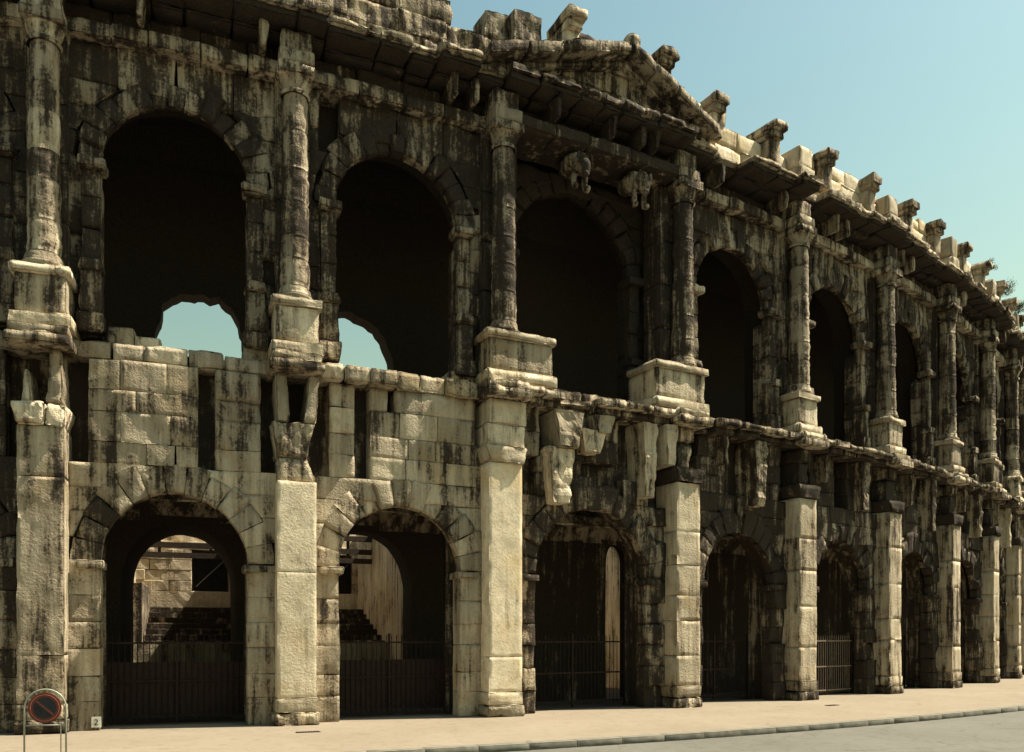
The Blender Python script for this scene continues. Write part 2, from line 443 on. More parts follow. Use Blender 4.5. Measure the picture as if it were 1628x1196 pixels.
# inner wall of the upper gallery with two broken openings to the sky
def gallery_inner():
    holes = {1: [(-13.62, 9.7), (-13.55, 11.9), (-13.35, 12.35), (-13.3, 12.9), (-13.0, 13.12), (-12.6, 13.3), (-12.3, 13.27), (-12.0, 13.36), (-11.75, 13.25), (-11.5, 13.33), (-11.1, 13.05), (-10.82, 12.6), (-10.7, 11.9), (-10.65, 9.7)],
             2: [(-8.4, 9.7), (-8.35, 12.2), (-8.0, 12.9), (-7.5, 13.35), (-7.0, 13.45), (-6.7, 13.3), (-6.35, 13.26), (-6.0, 13.02), (-5.7, 12.7), (-5.5, 12.3), (-5.36, 11.87), (-5.3, 9.7)]}
    for n, nm in ((-5.4, 'gallery_inner_wall'),):
        V = []; Fc = []
        def add(p): V.append(p); return len(V) - 1
        for b in range(NB):
            a0, a1 = PIL[b], PIL[b + 1]
            if b in holes:
                H0 = holes[b]; top = 17.5; H = [H0[0]]
                for (s0, z0), (s1, z1) in zip(H0[:-1], H0[1:]):
                    m = max(1, int(math.hypot(s1 - s0, z1 - z0) / .14))
                    for q in range(1, m + 1):
                        u = q / m; H.append((max(H[-1][0] + .004, s0 + (s1 - s0) * u + R.uniform(-.03, .03)), z0 + (z1 - z0) * u + R.uniform(-.045, .045)))
                row = [(a0, 9.7)] + H + [(a1, 9.7)]
                lo = [add((s, n, z)) for s, z in row]; hi = [add((s, n, top)) for s, z in row]
                for k in range(len(row) - 1): Fc.append((lo[k], lo[k + 1], hi[k + 1], hi[k]))
                bk = [add((s, n - .7, z)) for s, z in H]
                fr = lo[1:-1]
                for k in range(len(H) - 1): Fc.append((fr[k], bk[k], bk[k + 1], fr[k + 1]))
            else:
                q = [add((s, n, z)) for s, z in ((a0, 9.7), (a1, 9.7), (a1, 17.5), (a0, 17.5))]
                Fc.append(tuple(q))
        P = np.array(V, float)
        mesh_obj(nm, world_of(P), Fc, STONE, arena, .4, .7, smooth=False)  # blackened by colour to deepen the shade of the gallery
gallery_inner()
# end walls that close the gallery where the building runs on out of sight
for s in (SL, SR):
    sheet('gallery_end_wall', [[(s, -1, -.1), (s, -6, -.1)], [(s, -1, 19.3), (s, -6, 18.2)]], .1)

# ---------------------------------------------------------------- masonry: pieces of the facade
def course_cuts(a, b, lo=.75, hi=1.5):
    out = [a]
    while b - out[-1] > hi * 1.25: out.append(out[-1] + R.uniform(lo, hi))
    if b - out[-1] < .35 and len(out) > 1: out.pop()
    return out + [b]

def subtract(iv, cut):
    r = []
    for a, b in iv:
        if cut[1] <= a or cut[0] >= b: r.append((a, b)); continue
        if cut[0] > a + .18: r.append((a, cut[0]))
        if cut[1] < b - .18: r.append((cut[1], b))
    return r

def masonry(name, a, b, zl, c, h, zs, Rx, n0, n1, holes, st, er=1.0, flat=1.0):
    """coursed blocks between s=a..b leaving an arch (opening half-width h, extrados radius Rx)"""
    for z0, z1 in zip(zl[:-1], zl[1:]):
        zm = (z0 + z1) / 2
        iv = [(a, b)]
        for (hs0, hs1, hz0, hz1) in holes:
            if hz0 < zm < hz1: iv = subtract(iv, (hs0, hs1))
        def wid(z):
            if z < zs - .01: return h
            return math.sqrt(max(0, Rx * Rx - (z - zs) ** 2))
        wa, wb = wid(z0), (h if z1 < zs + .02 else wid(z1))
        if z0 >= zs - .01 and abs(z0 - zs) < .02: wa = Rx
        if z0 < zs + Rx < z1: wa *= .06
        segs = []
        for p, q in iv:
            if max(wa, wb) <= 0: segs.append((p, q, None)); continue
            wmid = max(wid(zm), .02)
            if p < c - wmid: segs.append((p, min(q, c - wmid), 'L' if q > c - wmid else None))
            if q > c + wmid: segs.append((max(p, c + wmid), q, 'R' if p < c + wmid else None))
        for p, q, side in segs:
            if q - p < .12: continue
            cuts = course_cuts(p, q)
            for k in range(len(cuts) - 1):
                s0, s1 = cuts[k], cuts[k + 1]
                bl, br, tl, tr = s0, s1, s0, s1
                if side == 'L' and k == len(cuts) - 2: br, tr = c - wa, c - wb
                if side == 'R' and k == 0: bl, tl = c + wa, c + wb
                if br - bl < .03: br = bl + .03
                if tr - tl < .03: tr = tl + .03
                gz = .0015
                dn = (R.uniform(-.03, .02) * er - (R.uniform(.05, .16) * er if R.random() < .14 else 0)) * flat
                piece(name, quad_fn([(bl + gz, z0 + gz), (br - gz, z0 + gz), (tr - gz, z1 - gz), (tl + gz, z1 - gz)], n0, n1 + dn),
                      (max(s1 - s0, .2), z1 - z0, n1 - n0), stain=st + R.uniform(-.09, .09), rough=.012 * er + R.random() * .014 * er,
                      chip=R.uniform(.0, .09) * er, r=.008 + .016 * R.random(), ero=.10 * er, tone=R.uniform(.1, .7))

def arch_ring(name, c, zs, r0, r1, n0, n1, k, st, er=1.0, skip=()):
    for i in range(k):
        if i in skip: continue
        t0 = math.pi - math.pi * i / k - .003; t1 = math.pi - math.pi * (i + 1) / k + .003
        ro = r1 + R.uniform(-.16, .16) * er; ri = r0 + R.uniform(-.015, .03)
        dn = R.uniform(-.03, .03) * er - (R.uniform(.04, .14) if R.random() < .15 * er else 0)
        def fn(q, t0=t0, t1=t1, ro=ro, ri=ri, dn=dn):
            t = t0 + (t1 - t0) * q[:, 0]; rr = ri + (ro - ri) * q[:, 1]
            return np.stack([c + rr * np.cos(t), n0 + (n1 + dn - n0) * q[:, 2], zs + rr * np.sin(t)], -1)
        piece(name, fn, ((t0 - t1) * (r0 + r1) / 2, r1 - r0, n1 - n0), stain=st + R.uniform(-.1, .1), rough=.025 * er, chip=.09 * er, r=.016, ero=.09 * er, tone=R.uniform(.1, .7))

for b in range(NB):
    c, h, hu = bay(b)
    a0, a1 = PIL[b] + .5, PIL[b + 1] - .5
    st = stain_low(b); far = b > 8
    # ---- lower storey
    zl = [0, .7, 1.38, 2.1, 2.78, 3.5, LS, 4.9, 5.55, 6.2, 6.85, 7.5, 8.15, 8.8, 9.55]
    zl = [0] + [z + R.uniform(-.06, .06) for z in zl[1:6]] + [LS] + [z + R.uniform(-.09, .09) for z in zl[7:-1]] + [9.55]
    holes = []
    if b <= 2:
        holes += [(PIL[b], PIL[b] + .98, 6.9, 9.4), (PIL[b + 1] - (.9 if b < 2 else .5), PIL[b + 1], 6.9, 9.4)]
    if b == 1: holes += [(-12.16, -11.72, 7.1, 9.5)]
    if b == 2: holes += [(-7.95, -7.5, 7.0, 9.35), (-4.25, -4.0, 8.0, 9.4), (-6.98, -6.78, 8.7, 9.4)]
    if b == 3: holes += [(-2.05, -1.6, 8.3, 9.5), (1.0, 1.9, 7.4, 9.5), (-2.9, -2.1, 6.9, 8.3), (-.5, 1.1, 6.9, 8.2), (2.3, 3.4, 6.9, 9.0)]
    if b >= 4:
        x = R.uniform(-1, .2)
        holes += [(c + x, c + x + R.uniform(.5, 1.1), 7.5, 9.4), (PIL[b] + .5, PIL[b] + 1.0, 6.8, 9.3), (PIL[b + 1] - .9, PIL[b + 1], 7.4, 9.3)]
    masonry('stone_block', a0, a1, zl, c, h, LS, h + .72, -1.15, LW, holes, st - (.01 if b in (1, 2) else 0), .85 if b < 3 else 1.2, flat=.35 if b < 3 else 1)
    arch_ring('voussoir', c, LS, h, h + .74, -.95, LW + .01, 13 if b != 3 else 15, st + (.05 if b < 2 else .04), .75 if b < 4 else 1.2)
    for sg in (-1, 1):          # impost
        s0, s1 = sorted((c + sg * (h - .1), c + sg * (h + .55)))
        bpiece('impost', s0, s1, -1.2, LW + .07, LS - .22, LS - .01, stain=st + .05, rough=.03, chip=.08)
    # ---- sill course and lower cornice
    if b <= 2:
        cuts = course_cuts(a0 - .1, a1 + .1, .6, 1.2)
        for s0, s1 in zip(cuts[:-1], cuts[1:]):
            prj = LW + (R.uniform(-.08, .06) if b < 2 else R.uniform(.05, .35))
            bpiece('sill_stone', s0 + .01, s1 - .01, -1.5, prj, 9.56, 10.0 + R.uniform(-.04, .05), stain=st + R.uniform(-.1, .08), rough=.035, chip=.14)
        if b == 1:
            for s0, s1, zt in ((-14.4, -13.75, 10.5), (-13.75, -13.1, 10.32), (-11.0, -10.3, 10.4)):
                bpiece('sill_stone', s0, s1, -1.5, -.85, 9.9, zt, stain=-.05, rough=.02, chip=.05)
        if b == 2:
            bpiece('sill_stone', -5.0, -4.2, -1.5, -.8, 9.95, 10.4, stain=-.05, rough=.02)
    else:
        cuts = course_cuts(PIL[b] + .3, PIL[b + 1] - .3, .7, 1.4)
        for s0, s1 in zip(cuts[:-1], cuts[1:]):
            prj = R.uniform(.12, .36) if R.random() < .85 else R.uniform(-.35, -.1)
            bpiece('cornice_stone', s0 + .006, s1 - .006, -1.2, prj, 9.72, 9.93 + R.uniform(-.03, .04), stain=st - .12, rough=.035, chip=.14)
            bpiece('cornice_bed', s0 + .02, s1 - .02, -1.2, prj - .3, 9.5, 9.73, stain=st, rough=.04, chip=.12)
            bpiece('sill_stone', s0 + .01, s1 - .01, -1.7, UW + .03, 9.93, 10.32 + R.uniform(-.05, .05), stain=st - .05, rough=.03, chip=.08)
    # ---- remnants of broken consoles under the lower cornice
    if b == 3:
        rem = [(-1.45, .95, 6.55, 8.3, -.15), (-.3, 1.0, 8.25, 9.0, -.12), (-1.25, 1.1, 8.3, 9.45, .0), (1.95, .6, 7.0, 9.5, -.1), (2.75, .55, 8.1, 9.5, .05), (.1, .8, 8.9, 9.5, -.05)]
    elif b >= 4:
        rem = [(c + R.uniform(.5, 1.1), R.uniform(.45, .7), R.uniform(7.0, 7.6), 9.5, -.12), (c - R.uniform(.9, 1.5), .35, R.uniform(8.0, 8.5), 9.5, -.25)]
    else: rem = []
    for s, w, z0, z1, n1 in rem:
        piece('console_remnant', quad_fn([(s - w * .33, z0), (s + w * .28, z0), (s + w * .5, z1), (s - w * .5, z1)], -1.1, n1), (w, z1 - z0, .7), stain=(-.08 if b == 3 else .02) + R.uniform(-.08, .08), rough=.05, chip=.16, freq=3.5)

    # ---- upper storey
    st = stain_up(b)
    ul = [10.3] + [10.3 + .655 * k for k in range(1, 12)]
    ul[-1] = 17.9
    if b == MAIN:
        n1, uc, uz, ur = -1.9, hu, 14.95, .6; n0 = -2.5; st = .62  # main bay wall darkened to paint the deep shade under the architrave
    else:
        n1, uc, uz, ur = UW, hu, US, .68; n0 = -1.6
    hl = []
    if b == 2: hl = [(-8.9, -8.3, 16.2, 17.8)]
    masonry('stone_block', a0 - .25, a1 + .25, ul, c, uc, uz, uc + ur, n0, n1, hl, st, 1.2)
    arch_ring('voussoir', c, uz, uc, uc + ur, n1 - .3, n1 + .02, 15, st, 1.1)
    for sg in (-1, 1):
        def sp(x0, x1): return sorted((c + sg * x0, c + sg * x1))
        s0, s1 = sp(uc - .0, uc + .45)
        zz = [12.15, 13.0, 13.8, uz - .28]
        for k in range(3):
            bpiece('jamb_pilaster_stone', s0, s1, n1 - .2, n1 + .1 + R.uniform(-.03, .02), zz[k] + .004, zz[k + 1] - .004, stain=st - .02, rough=.025, chip=.08)
        t0, t1 = sp(uc - .14, uc + .52)
        bpiece('impost', t0, t1, n1 - .3, n1 + .32, uz - .27, uz - .02, stain=st - .08, rough=.03, chip=.1)
        t0, t1 = sp(uc - .1, uc + .55)
        bpiece('jamb_base', t0, t1, n1 - .2, n1 + .3, 10.28, 10.75, stain=st - .08, rough=.03, chip=.1)
        bpiece('jamb_base', t0 + .06, t1 - .06, n1 - .2, n1 + .22, 10.76, 11.85, stain=st - .06, rough=.03, chip=.08)
        piece('jamb_base', quad_fn([(t0, 11.86), (t1, 11.86), (s1, 12.14), (s0, 12.14)], n1 - .2, n1 + .3), (t1 - t0, .28, .5), stain=st - .06, rough=.03, chip=.08)
    # ---- upper entablature
    st = stain_up(b)
    cuts = course_cuts(PIL[b] + .25, PIL[b + 1] - .25, .9, 1.7)
    for s0, s1 in zip(cuts[:-1], cuts[1:]):
        an = (UW + .3) if b != MAIN else -.08
        bpiece('architrave_stone', s0 + .006, s1 - .006, -1.7, an + R.uniform(-.05, .03), 17.9, 18.28, stain=st - .1, rough=.03, chip=.1)
        bpiece('frieze_stone', s0 + .01, s1 - .01, -1.7, (UW - .08 if b != MAIN else -.75) + R.uniform(-.06, .03), 18.28, 18.85, stain=st + .08, rough=.03, chip=.06)
    cuts = course_cuts(PIL[b], PIL[b + 1], .7, 1.5)
    for s0, s1 in zip(cuts[:-1], cuts[1:]):
        m = (s0 + s1) / 2
        near = min(abs(m - PIL[b]), abs(m - PIL[b + 1]))
        prj = (.58 if near < .8 else .38) + R.uniform(-.2, .1)
        if b == MAIN: prj = .52 + R.uniform(-.05, .05)
        if R.random() < (.3 if b <= 2 else .12) and b != MAIN: prj = R.uniform(-.3, .1)
        bpiece('main_cornice_stone', s0 + .006, s1 - .006, -1.6, prj, 19.16, 19.36 + R.uniform(-.03, .04), stain=st - .14, rough=.05, chip=.2)
        bpiece('cornice_bed', s0 + .02, s1 - .02, -1.6, prj - .13, 18.97, 19.155, stain=st + .36, rough=.05, chip=.14)  # extra dark crust colour also paints the shade under the cornice
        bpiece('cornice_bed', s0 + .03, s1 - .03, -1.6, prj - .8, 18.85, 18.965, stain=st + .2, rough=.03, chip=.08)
    # modillions hanging under the cornice
    for k in range(2 if b != MAIN else 4):
        s = R.uniform(PIL[b] + .8, PIL[b + 1] - .8)
        piece('modillion', quad_fn([(s - .06, 18.3), (s + .07, 18.3), (s + .12, 18.96), (s - .11, 18.96)], -1.0, -.1 if b != MAIN else .25), (.22, .66, .9), stain=st - .04, rough=.05, chip=.14)

# ---------------------------------------------------------------- pilasters, pedestals, columns
def drum(s, n, z0, z1, r0, r1, st, seg=22, name='column_drum', bulge=0.0):
    k = max(3, int((z1 - z0) / .09)); rows = []
    zz = np.linspace(z0, z1, k + 1)
    a = np.linspace(0, 2 * math.pi, seg, endpoint=False)
    V = []
    for i, z in enumerate(zz):
        u = i / k
        r = r0 + (r1 - r0) * u + bulge * math.sin(math.pi * u)
        if i in (0, k): r -= .022
        P = np.stack([s + r * np.cos(a), n + r * np.sin(a), np.full(seg, z)], -1)
        d = .022 * fbm(P * np.array([3, 3, 5])) + .014 * vnoise(P * np.array([1.5, 1.5, 16.0])) - .06 * np.maximum(0, vnoise(P * 1.6 + 9) - .45)
        P[:, 0] += d * np.cos(a); P[:, 1] += d * np.sin(a)
        V.append(P)
    V = np.concatenate(V)
    F_ = [(i * seg + j, i * seg + (j + 1) % seg, (i + 1) * seg + (j + 1) % seg, (i + 1) * seg + j) for i in range(k) for j in range(seg)]
    # s and n run clockwise seen from above, so turn the faces
    F_ = [q[::-1] for q in F_]
    top = [k * seg + j for j in range(seg)]
    F_.append(tuple(top)); F_.append(tuple(range(seg))[::-1])
    POOL.setdefault(name, []).append((V, F_, R.random(), st))

PST = {1: -.05, 2: -.26, 3: -.34, 4: -.17}
for i, s in enumerate(PIL):
    st = PST.get(i, -.08); hw = .52 if i not in (3,) else .55
    far = i > 8
    # base
    bpiece('pilaster_base', s - hw - .07, s + hw + .07, -1.1, .07, 0, .34, stain=st + .22, rough=.05, chip=.16)
    bpiece('pilaster_base', s - hw - .03, s + hw + .03, -1.1, .035, .345, .74, stain=st + .05, rough=.02, chip=.06)
    top = 6.6 if i == 2 else 7.6
    z = .745
    hts = {3: [1.05, 5.8], 2: [3.4, 2.45], 1: [1.2, 4.4, 1.25]}.get(i)
    if hts is None:
        hts = []
        while sum(hts) < top - .745 - 1.0: hts.append(R.uniform(.8, 1.6))
    tot = sum(hts); hts = [x * (top - .745) / tot for x in hts]
    for q, ht in enumerate(hts):
        clean = .0 if i in (2, 3) else 1.0
        bpiece('pilaster_block', s - hw + R.uniform(-.01, .01) * clean, s + hw + R.uniform(-.01, .01) * clean, -1.1, R.uniform(-.012, .0) * clean, z + .003, z + ht - .003,
               stain=st + R.uniform(-.05, .08) * clean, rough=.006 + .007 * clean, chip=.02 + .03 * clean, r=.012, tone=(.92 if i in (2, 3) else .35) + .25 * R.random())
        z += ht
    # capital and entablature above the pilaster
    if i in (2,):
        # weathered stem that forks at the top
        piece('capital', quad_fn([(s - .5, 6.61), (s + .5, 6.61), (s + .3, 7.25), (s - .5, 7.25)], -1.1, -.12), (1, .64, .9), stain=.0, rough=.05, chip=.15)
        piece('capital', quad_fn([(s - .5, 7.26), (s + .3, 7.26), (s + .48, 8.2), (s - .62, 8.2)], -1.1, -.06), (1, .94, .9), stain=.0, rough=.06, chip=.15)
        piece('entablature_stone', quad_fn([(s - .5, 8.21), (s - .18, 8.21), (s - .28, 9.5), (s - .55, 9.5)], -1.1, -.06), (.3, 1.3, .9), stain=-.15, rough=.04, chip=.12)
        piece('entablature_stone', quad_fn([(s + .2, 8.21), (s + .5, 8.21), (s + .62, 9.5), (s + .35, 9.5)], -1.1, -.06), (.3, 1.3, .9), stain=-.15, rough=.04, chip=.12)
    elif i == 1:
        piece('capital', quad_fn([(s - .5, 7.61), (s + .08, 7.61), (s + .1, 8.15), (s - .66, 8.15)], -1.1, .1), (.8, .55, .9), stain=-.1, rough=.04, chip=.12)
        piece('capital', quad_fn([(s + .12, 7.61), (s + .5, 7.61), (s + .6, 8.15), (s + .14, 8.15)], -1.1, .05), (.45, .55, .9), stain=-.1, rough=.05, chip=.12)
        piece('entablature_stone', quad_fn([(s + .12, 8.16), (s + .5, 8.16), (s + .45, 9.5), (s + .2, 9.5)], -1.1, -.02), (.35, 1.3, .9), stain=-.1, rough=.05, chip=.12)
        piece('entablature_stone', quad_fn([(s - .45, 8.16), (s - .2, 8.16), (s - .3, 9.0), (s - .38, 9.0)], -1.1, -.1), (.2, .8, .9), stain=-.05, rough=.04, chip=.1)
    else:
        fl = .16
        piece('capital', quad_fn([(s - hw, top + .01), (s + hw, top + .01), (s + hw + fl, 8.1), (s - hw - fl, 8.1)], -1.1, .1), (1.2, .5, 1.1), stain=st + (.14 if i == 3 else .42), rough=.05, chip=.13)
        if i == 3:
            bpiece('entablature_stone', s - .6, s + .66, -1.1, -.02, 8.11, 8.75, stain=-.12, rough=.03, chip=.1)
            bpiece('entablature_stone', s - .55, s + .7, -1.1, .0, 8.76, 9.5, stain=-.14, rough=.02, chip=.08)
        else:
            w = R.uniform(.2, .32)
            piece('entablature_stone', quad_fn([(s - w - .1, 8.11), (s + w - .05, 8.11), (s + w + .1, 9.0), (s - w, 9.0)], -1.1, -.22), (.8, .9, .9), stain=st + .34, rough=.07, chip=.18)
            bpiece('entablature_stone', s - w - .05, s + w + .1, -1.1, -.12, 9.01, 9.5, stain=st + .28, rough=.05, chip=.14)
    # corona block breaking forward over the pilaster
    bpiece('cornice_stone', s - .72, s + .72, -1.3, .42, 9.52, 9.78, stain=.02, rough=.05, chip=.18)
    bpiece('cornice_stone', s - .66, s + .66, -1.3, .32, 9.785, 10.02, stain=-.1, rough=.04, chip=.16)
    # ---- pedestal of the upper order
    l, r_ = s - .58, s + .58
    if i == 3: l, r_ = s - .55, s + 1.6
    if i == 4: l, r_ = s - 1.4, s + .72
    pst = -.17 if i < 6 else -.1
    bpiece('pedestal_plinth', l - .1, r_ + .12, -1.5, .12, 10.03, 10.36, stain=pst, rough=.03, chip=.12)
    bpiece('pedestal_die', l, r_, -1.5, .0, 10.365, 11.32, stain=pst + .1, rough=.02, chip=.06)
    bpiece('pedestal_cap', l - .1, r_ + .1, -1.5, .1, 11.325, 11.56, stain=pst + .02, rough=.03, chip=.12)
    # ---- engaged column
    cn = -.42; cs = s + (.12 if i == 3 else .1 if i == 4 else 0)
    cst = [.11, .05, .08, .14, .14, .08, .10, .10, .10, .10, .10, .10, .10][i]
    drum(cs, cn, 11.56, 11.72, .47, .47, cst - .1, name='column_base', bulge=.04)
    drum(cs, cn, 11.72, 11.95, .46, .40, cst - .1, name='column_base')
    z = 11.95
    hs = [R.uniform(.6, 1.3) for _ in range(6)]; k = (17.15 - z) / sum(hs); hs = [x * k for x in hs]
    for x in hs:
        u0, u1 = (z - 11.95) / 5.2, (z + x - 11.95) / 5.2
        drum(cs, cn, z, z + x, .395 - .055 * u0, .395 - .055 * u1, cst + R.uniform(-.08, .08)); z += x
    drum(cs, cn, 17.15, 17.27, .40, .40, cst, name='capital', bulge=.02)
    drum(cs, cn, 17.27, 17.62, .33, .48, cst - .05, name='capital')
    bpiece('capital', cs - .5, cs + .5, -1.1, .06, 17.62, 17.9, stain=cst, rough=.05, chip=.15)
    # pilaster strip behind the column and entablature breaking forward
    zz = [11.57, 13.0, 14.5, 16.0, 17.88]
    for k in range(4):
        bpiece('backing_stone', l + (.75 if i == 4 else .1), r_ - (.85 if i == 3 else .1), -1.6, -.75, zz[k] + .004, zz[k + 1] - .004, stain=cst + .1, rough=.025, chip=.07)
    bpiece('entablature_stone', cs - .46, cs + .46, -1.6, -.02, 17.905, 18.3, stain=.0, rough=.04, chip=.12)
    bpiece('entablature_stone', cs - .42, cs + .42, -1.6, -.14, 18.305, 18.88, stain=.1, rough=.05, chip=.12)

# ---------------------------------------------------------------- attic with its mast consoles
for b in range(NB):
    c = bay(b)[0]
    topz = {MAIN: 21.55, MAIN - 1: 21.5}.get(b, 21.2)
    rows = [19.37, 20.0, 20.65, topz]
    for z0, z1 in zip(rows[:-1], rows[1:]):
        cuts = course_cuts(PIL[b] + .4, PIL[b + 1] - .4, .9, 1.7)
        for s0, s1 in zip(cuts[:-1], cuts[1:]):
            if z1 == topz and R.random() < (.25 if b < 4 else .08): continue
            zt = z1 + (R.uniform(-.12, .12) if z1 == topz else 0)
            rg = 1.6 if b <= 3 else 1.0
            bpiece('parapet_stone', s0 + .006, s1 - .006, -1.5, (-.3 if b == MAIN else -.62) + R.uniform(-.04, .04) * rg, z0 + .004, zt - .004, stain=(.06 if b <= 3 else -.3) + R.uniform(-.05, .05), rough=.03 * rg, chip=.1 * rg, back=True, tone=R.uniform(.5, 1))
    for sg in (-1, 1):
        s = c + sg * 1.5 + R.uniform(-.1, .15)
        if b == MAIN and sg < 0: s = -1.05
        if b == MAIN and sg > 0: s = 2.62
        dz = .7 if b == MAIN else -.05
        if b <= 2: continue
        piece('mast_console', quad_fn([(s - .24, 19.9 + dz), (s + .24, 19.9 + dz), (s + .26, 20.75 + dz), (s - .26, 20.75 + dz)], -1.2, -.18), (.5, .85, 1), stain=-.02, rough=.04, chip=.14, back=True)
        bpiece('mast_console', s - .29, s + .29, -1.3, -.02, 20.755 + dz, 21.0 + dz, stain=-.02, rough=.03, chip=.1, back=True)
        bpiece('mast_console', s - .34, s + .36, -1.3, .12 + R.uniform(-.06, .04), 21.0 + dz, 21.3 + dz, stain=.02, rough=.05, chip=.16, back=True)
for i, s in enumerate(PIL):
    if i in (3, 4):
        for z0, z1 in ((19.37, 20.0), (20.0, 20.65), (20.65, 21.5)):
            bpiece('parapet_pier', s - .42, s + .42, -1.5, -.6 + R.uniform(-.05, .05), z0 + .004, z1 - .004, stain=.05, rough=.05, chip=.16, back=True)
        continue
    bpiece('parapet_pier', s - .42, s + .42, -1.5, .0, 19.38, 20.1, stain=-.18 if i > 3 else 0, rough=.03, chip=.1, back=True)
    bpiece('parapet_pier', s - .38, s + .38, -1.5, -.1, 20.105, 20.95 + R.uniform(-.1, .15), stain=-.22 if i > 3 else 0, rough=.03, chip=.08, back=True)

# ---------------------------------------------------------------- pediment of the main bay
AP = (.8, 21.0)
def rake(s0, z0, s1, z1, k, n1):
    for q in range(k):
        u0, u1 = q / k + .003, (q + 1) / k - .003
        pa = (s0 + (s1 - s0) * u0, z0 + (z1 - z0) * u0); pb = (s0 + (s1 - s0) * u1, z0 + (z1 - z0) * u1)
        if pa[0] > pb[0]: pa, pb = pb, pa
        piece('raking_cornice_stone', quad_fn([pa, pb, (pb[0], pb[1] + .34), (pa[0], pa[1] + .34)], -.75, n1 + .12 + R.uniform(-.05, .05)), (abs(s1 - s0) / k, .34, 1.3), stain=.1, rough=.05, chip=.18, back=True)
        piece('raking_cornice_stone', quad_fn([(pa[0], pa[1] - .2), (pb[0], pb[1] - .2), (pb[0], pb[1] - .005), (pa[0], pa[1] - .005)], -.75, n1 - .4), (abs(s1 - s0) / k, .2, .9), stain=.1, rough=.03, chip=.1, back=True)
rake(-4.2, 19.42, AP[0], AP[1], 4, .36)
rake(4.5, 19.42, AP[0], AP[1], 4, .36)
for k in range(7):
    s0 = -3.6 + k * 1.05; s1 = s0 + 1.03
    def zt(s): return max(19.45, AP[1] - .15 - abs(s - AP[0]) * (AP[1] - 19.5) / 4.4)
    piece('tympanum_stone', quad_fn([(s0, 19.37), (s1, 19.37), (s1, zt(s1)), (s0, zt(s0))], -1.2, -.5 + R.uniform(-.05, .05)), (1.05, 1.0, .9), stain=.02, rough=.04, chip=.08)
drum(AP[0] + .12, .2, AP[1] + .3, AP[1] + .68, .26, .2, -.05, seg=14, name='finial_stone', bulge=.06)
# carved bull forequarters under the architrave of the main bay
def bull(s, z):
    V = []; F_ = []
    def blob(cs, cn, cz, rs, rn, rz, seg=12, rings=8):
        o = len(V)
        for i in range(rings + 1):
            ph = math.pi * i / rings
            for j in range(seg):
                t = 2 * math.pi * j / seg
                V.append((cs + rs * math.sin(ph) * math.cos(t), cn + rn * math.sin(ph) * math.sin(t), cz - rz * math.cos(ph)))
        for i in range(rings):
            for j in range(seg):
                F_.append((o + i * seg + j, o + (i + 1) * seg + j, o + (i + 1) * seg + (j + 1) % seg, o + i * seg + (j + 1) % seg))
    blob(s, -.75, z + .35, .36, .6, .34)            # chest growing out of the wall
    blob(s, -.25, z + .2, .24, .36, .3)             # neck
    blob(s, .0, z - .05, .19, .2, .3)               # head
    blob(s, .06, z - .28, .12, .13, .14)            # muzzle
    for g_ in (-1, 1):
        blob(s + g_ * .24, -.02, z + .12, .1, .06, .05)    # ear
        blob(s + g_ * .22, .04, z + .26, .05, .06, .14)    # horn
        blob(s + g_ * .2, -.3, z - .35, .09, .12, .32)     # foreleg
        blob(s + g_ * .22, -.18, z - .62, .08, .14, .1)    # folded hoof
    P = np.array(V, float)
    P += .025 * np.stack([fbm(P * 4), fbm(P * 4 + 9), fbm(P * 4 + 22)], -1)
    POOL.setdefault('bull_carving', []).append((P, [q for q in F_], .5, .12))
bull(-.75, 17.2); bull(1.6, 17.2)

# ---------------------------------------------------------------- write the pooled pieces out as objects
JOIN = {'stone_block': 'stone_blocks_far', 'parapet_stone': 'parapet_stones_far'}
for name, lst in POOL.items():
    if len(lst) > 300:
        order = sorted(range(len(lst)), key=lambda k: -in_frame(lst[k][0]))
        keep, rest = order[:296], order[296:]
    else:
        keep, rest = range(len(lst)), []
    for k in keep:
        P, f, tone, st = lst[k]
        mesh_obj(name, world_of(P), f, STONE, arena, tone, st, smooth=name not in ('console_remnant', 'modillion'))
    if rest:
        Vs, Fs, ts, ss, off = [], [], [], [], 0
        for k in rest:
            P, f, tone, st = lst[k]
            Vs.append(P); Fs += [tuple(int(i) + off for i in q) for q in f]; off += len(P)
            ts.append(np.full(len(P), tone)); ss.append(np.full(len(P), st))
        o = mesh_obj('distant_' + name + 's', world_of(np.concatenate(Vs)), Fs, STONE, arena, np.concatenate(ts), np.concatenate(ss))
        o['kind'] = 'stuff'

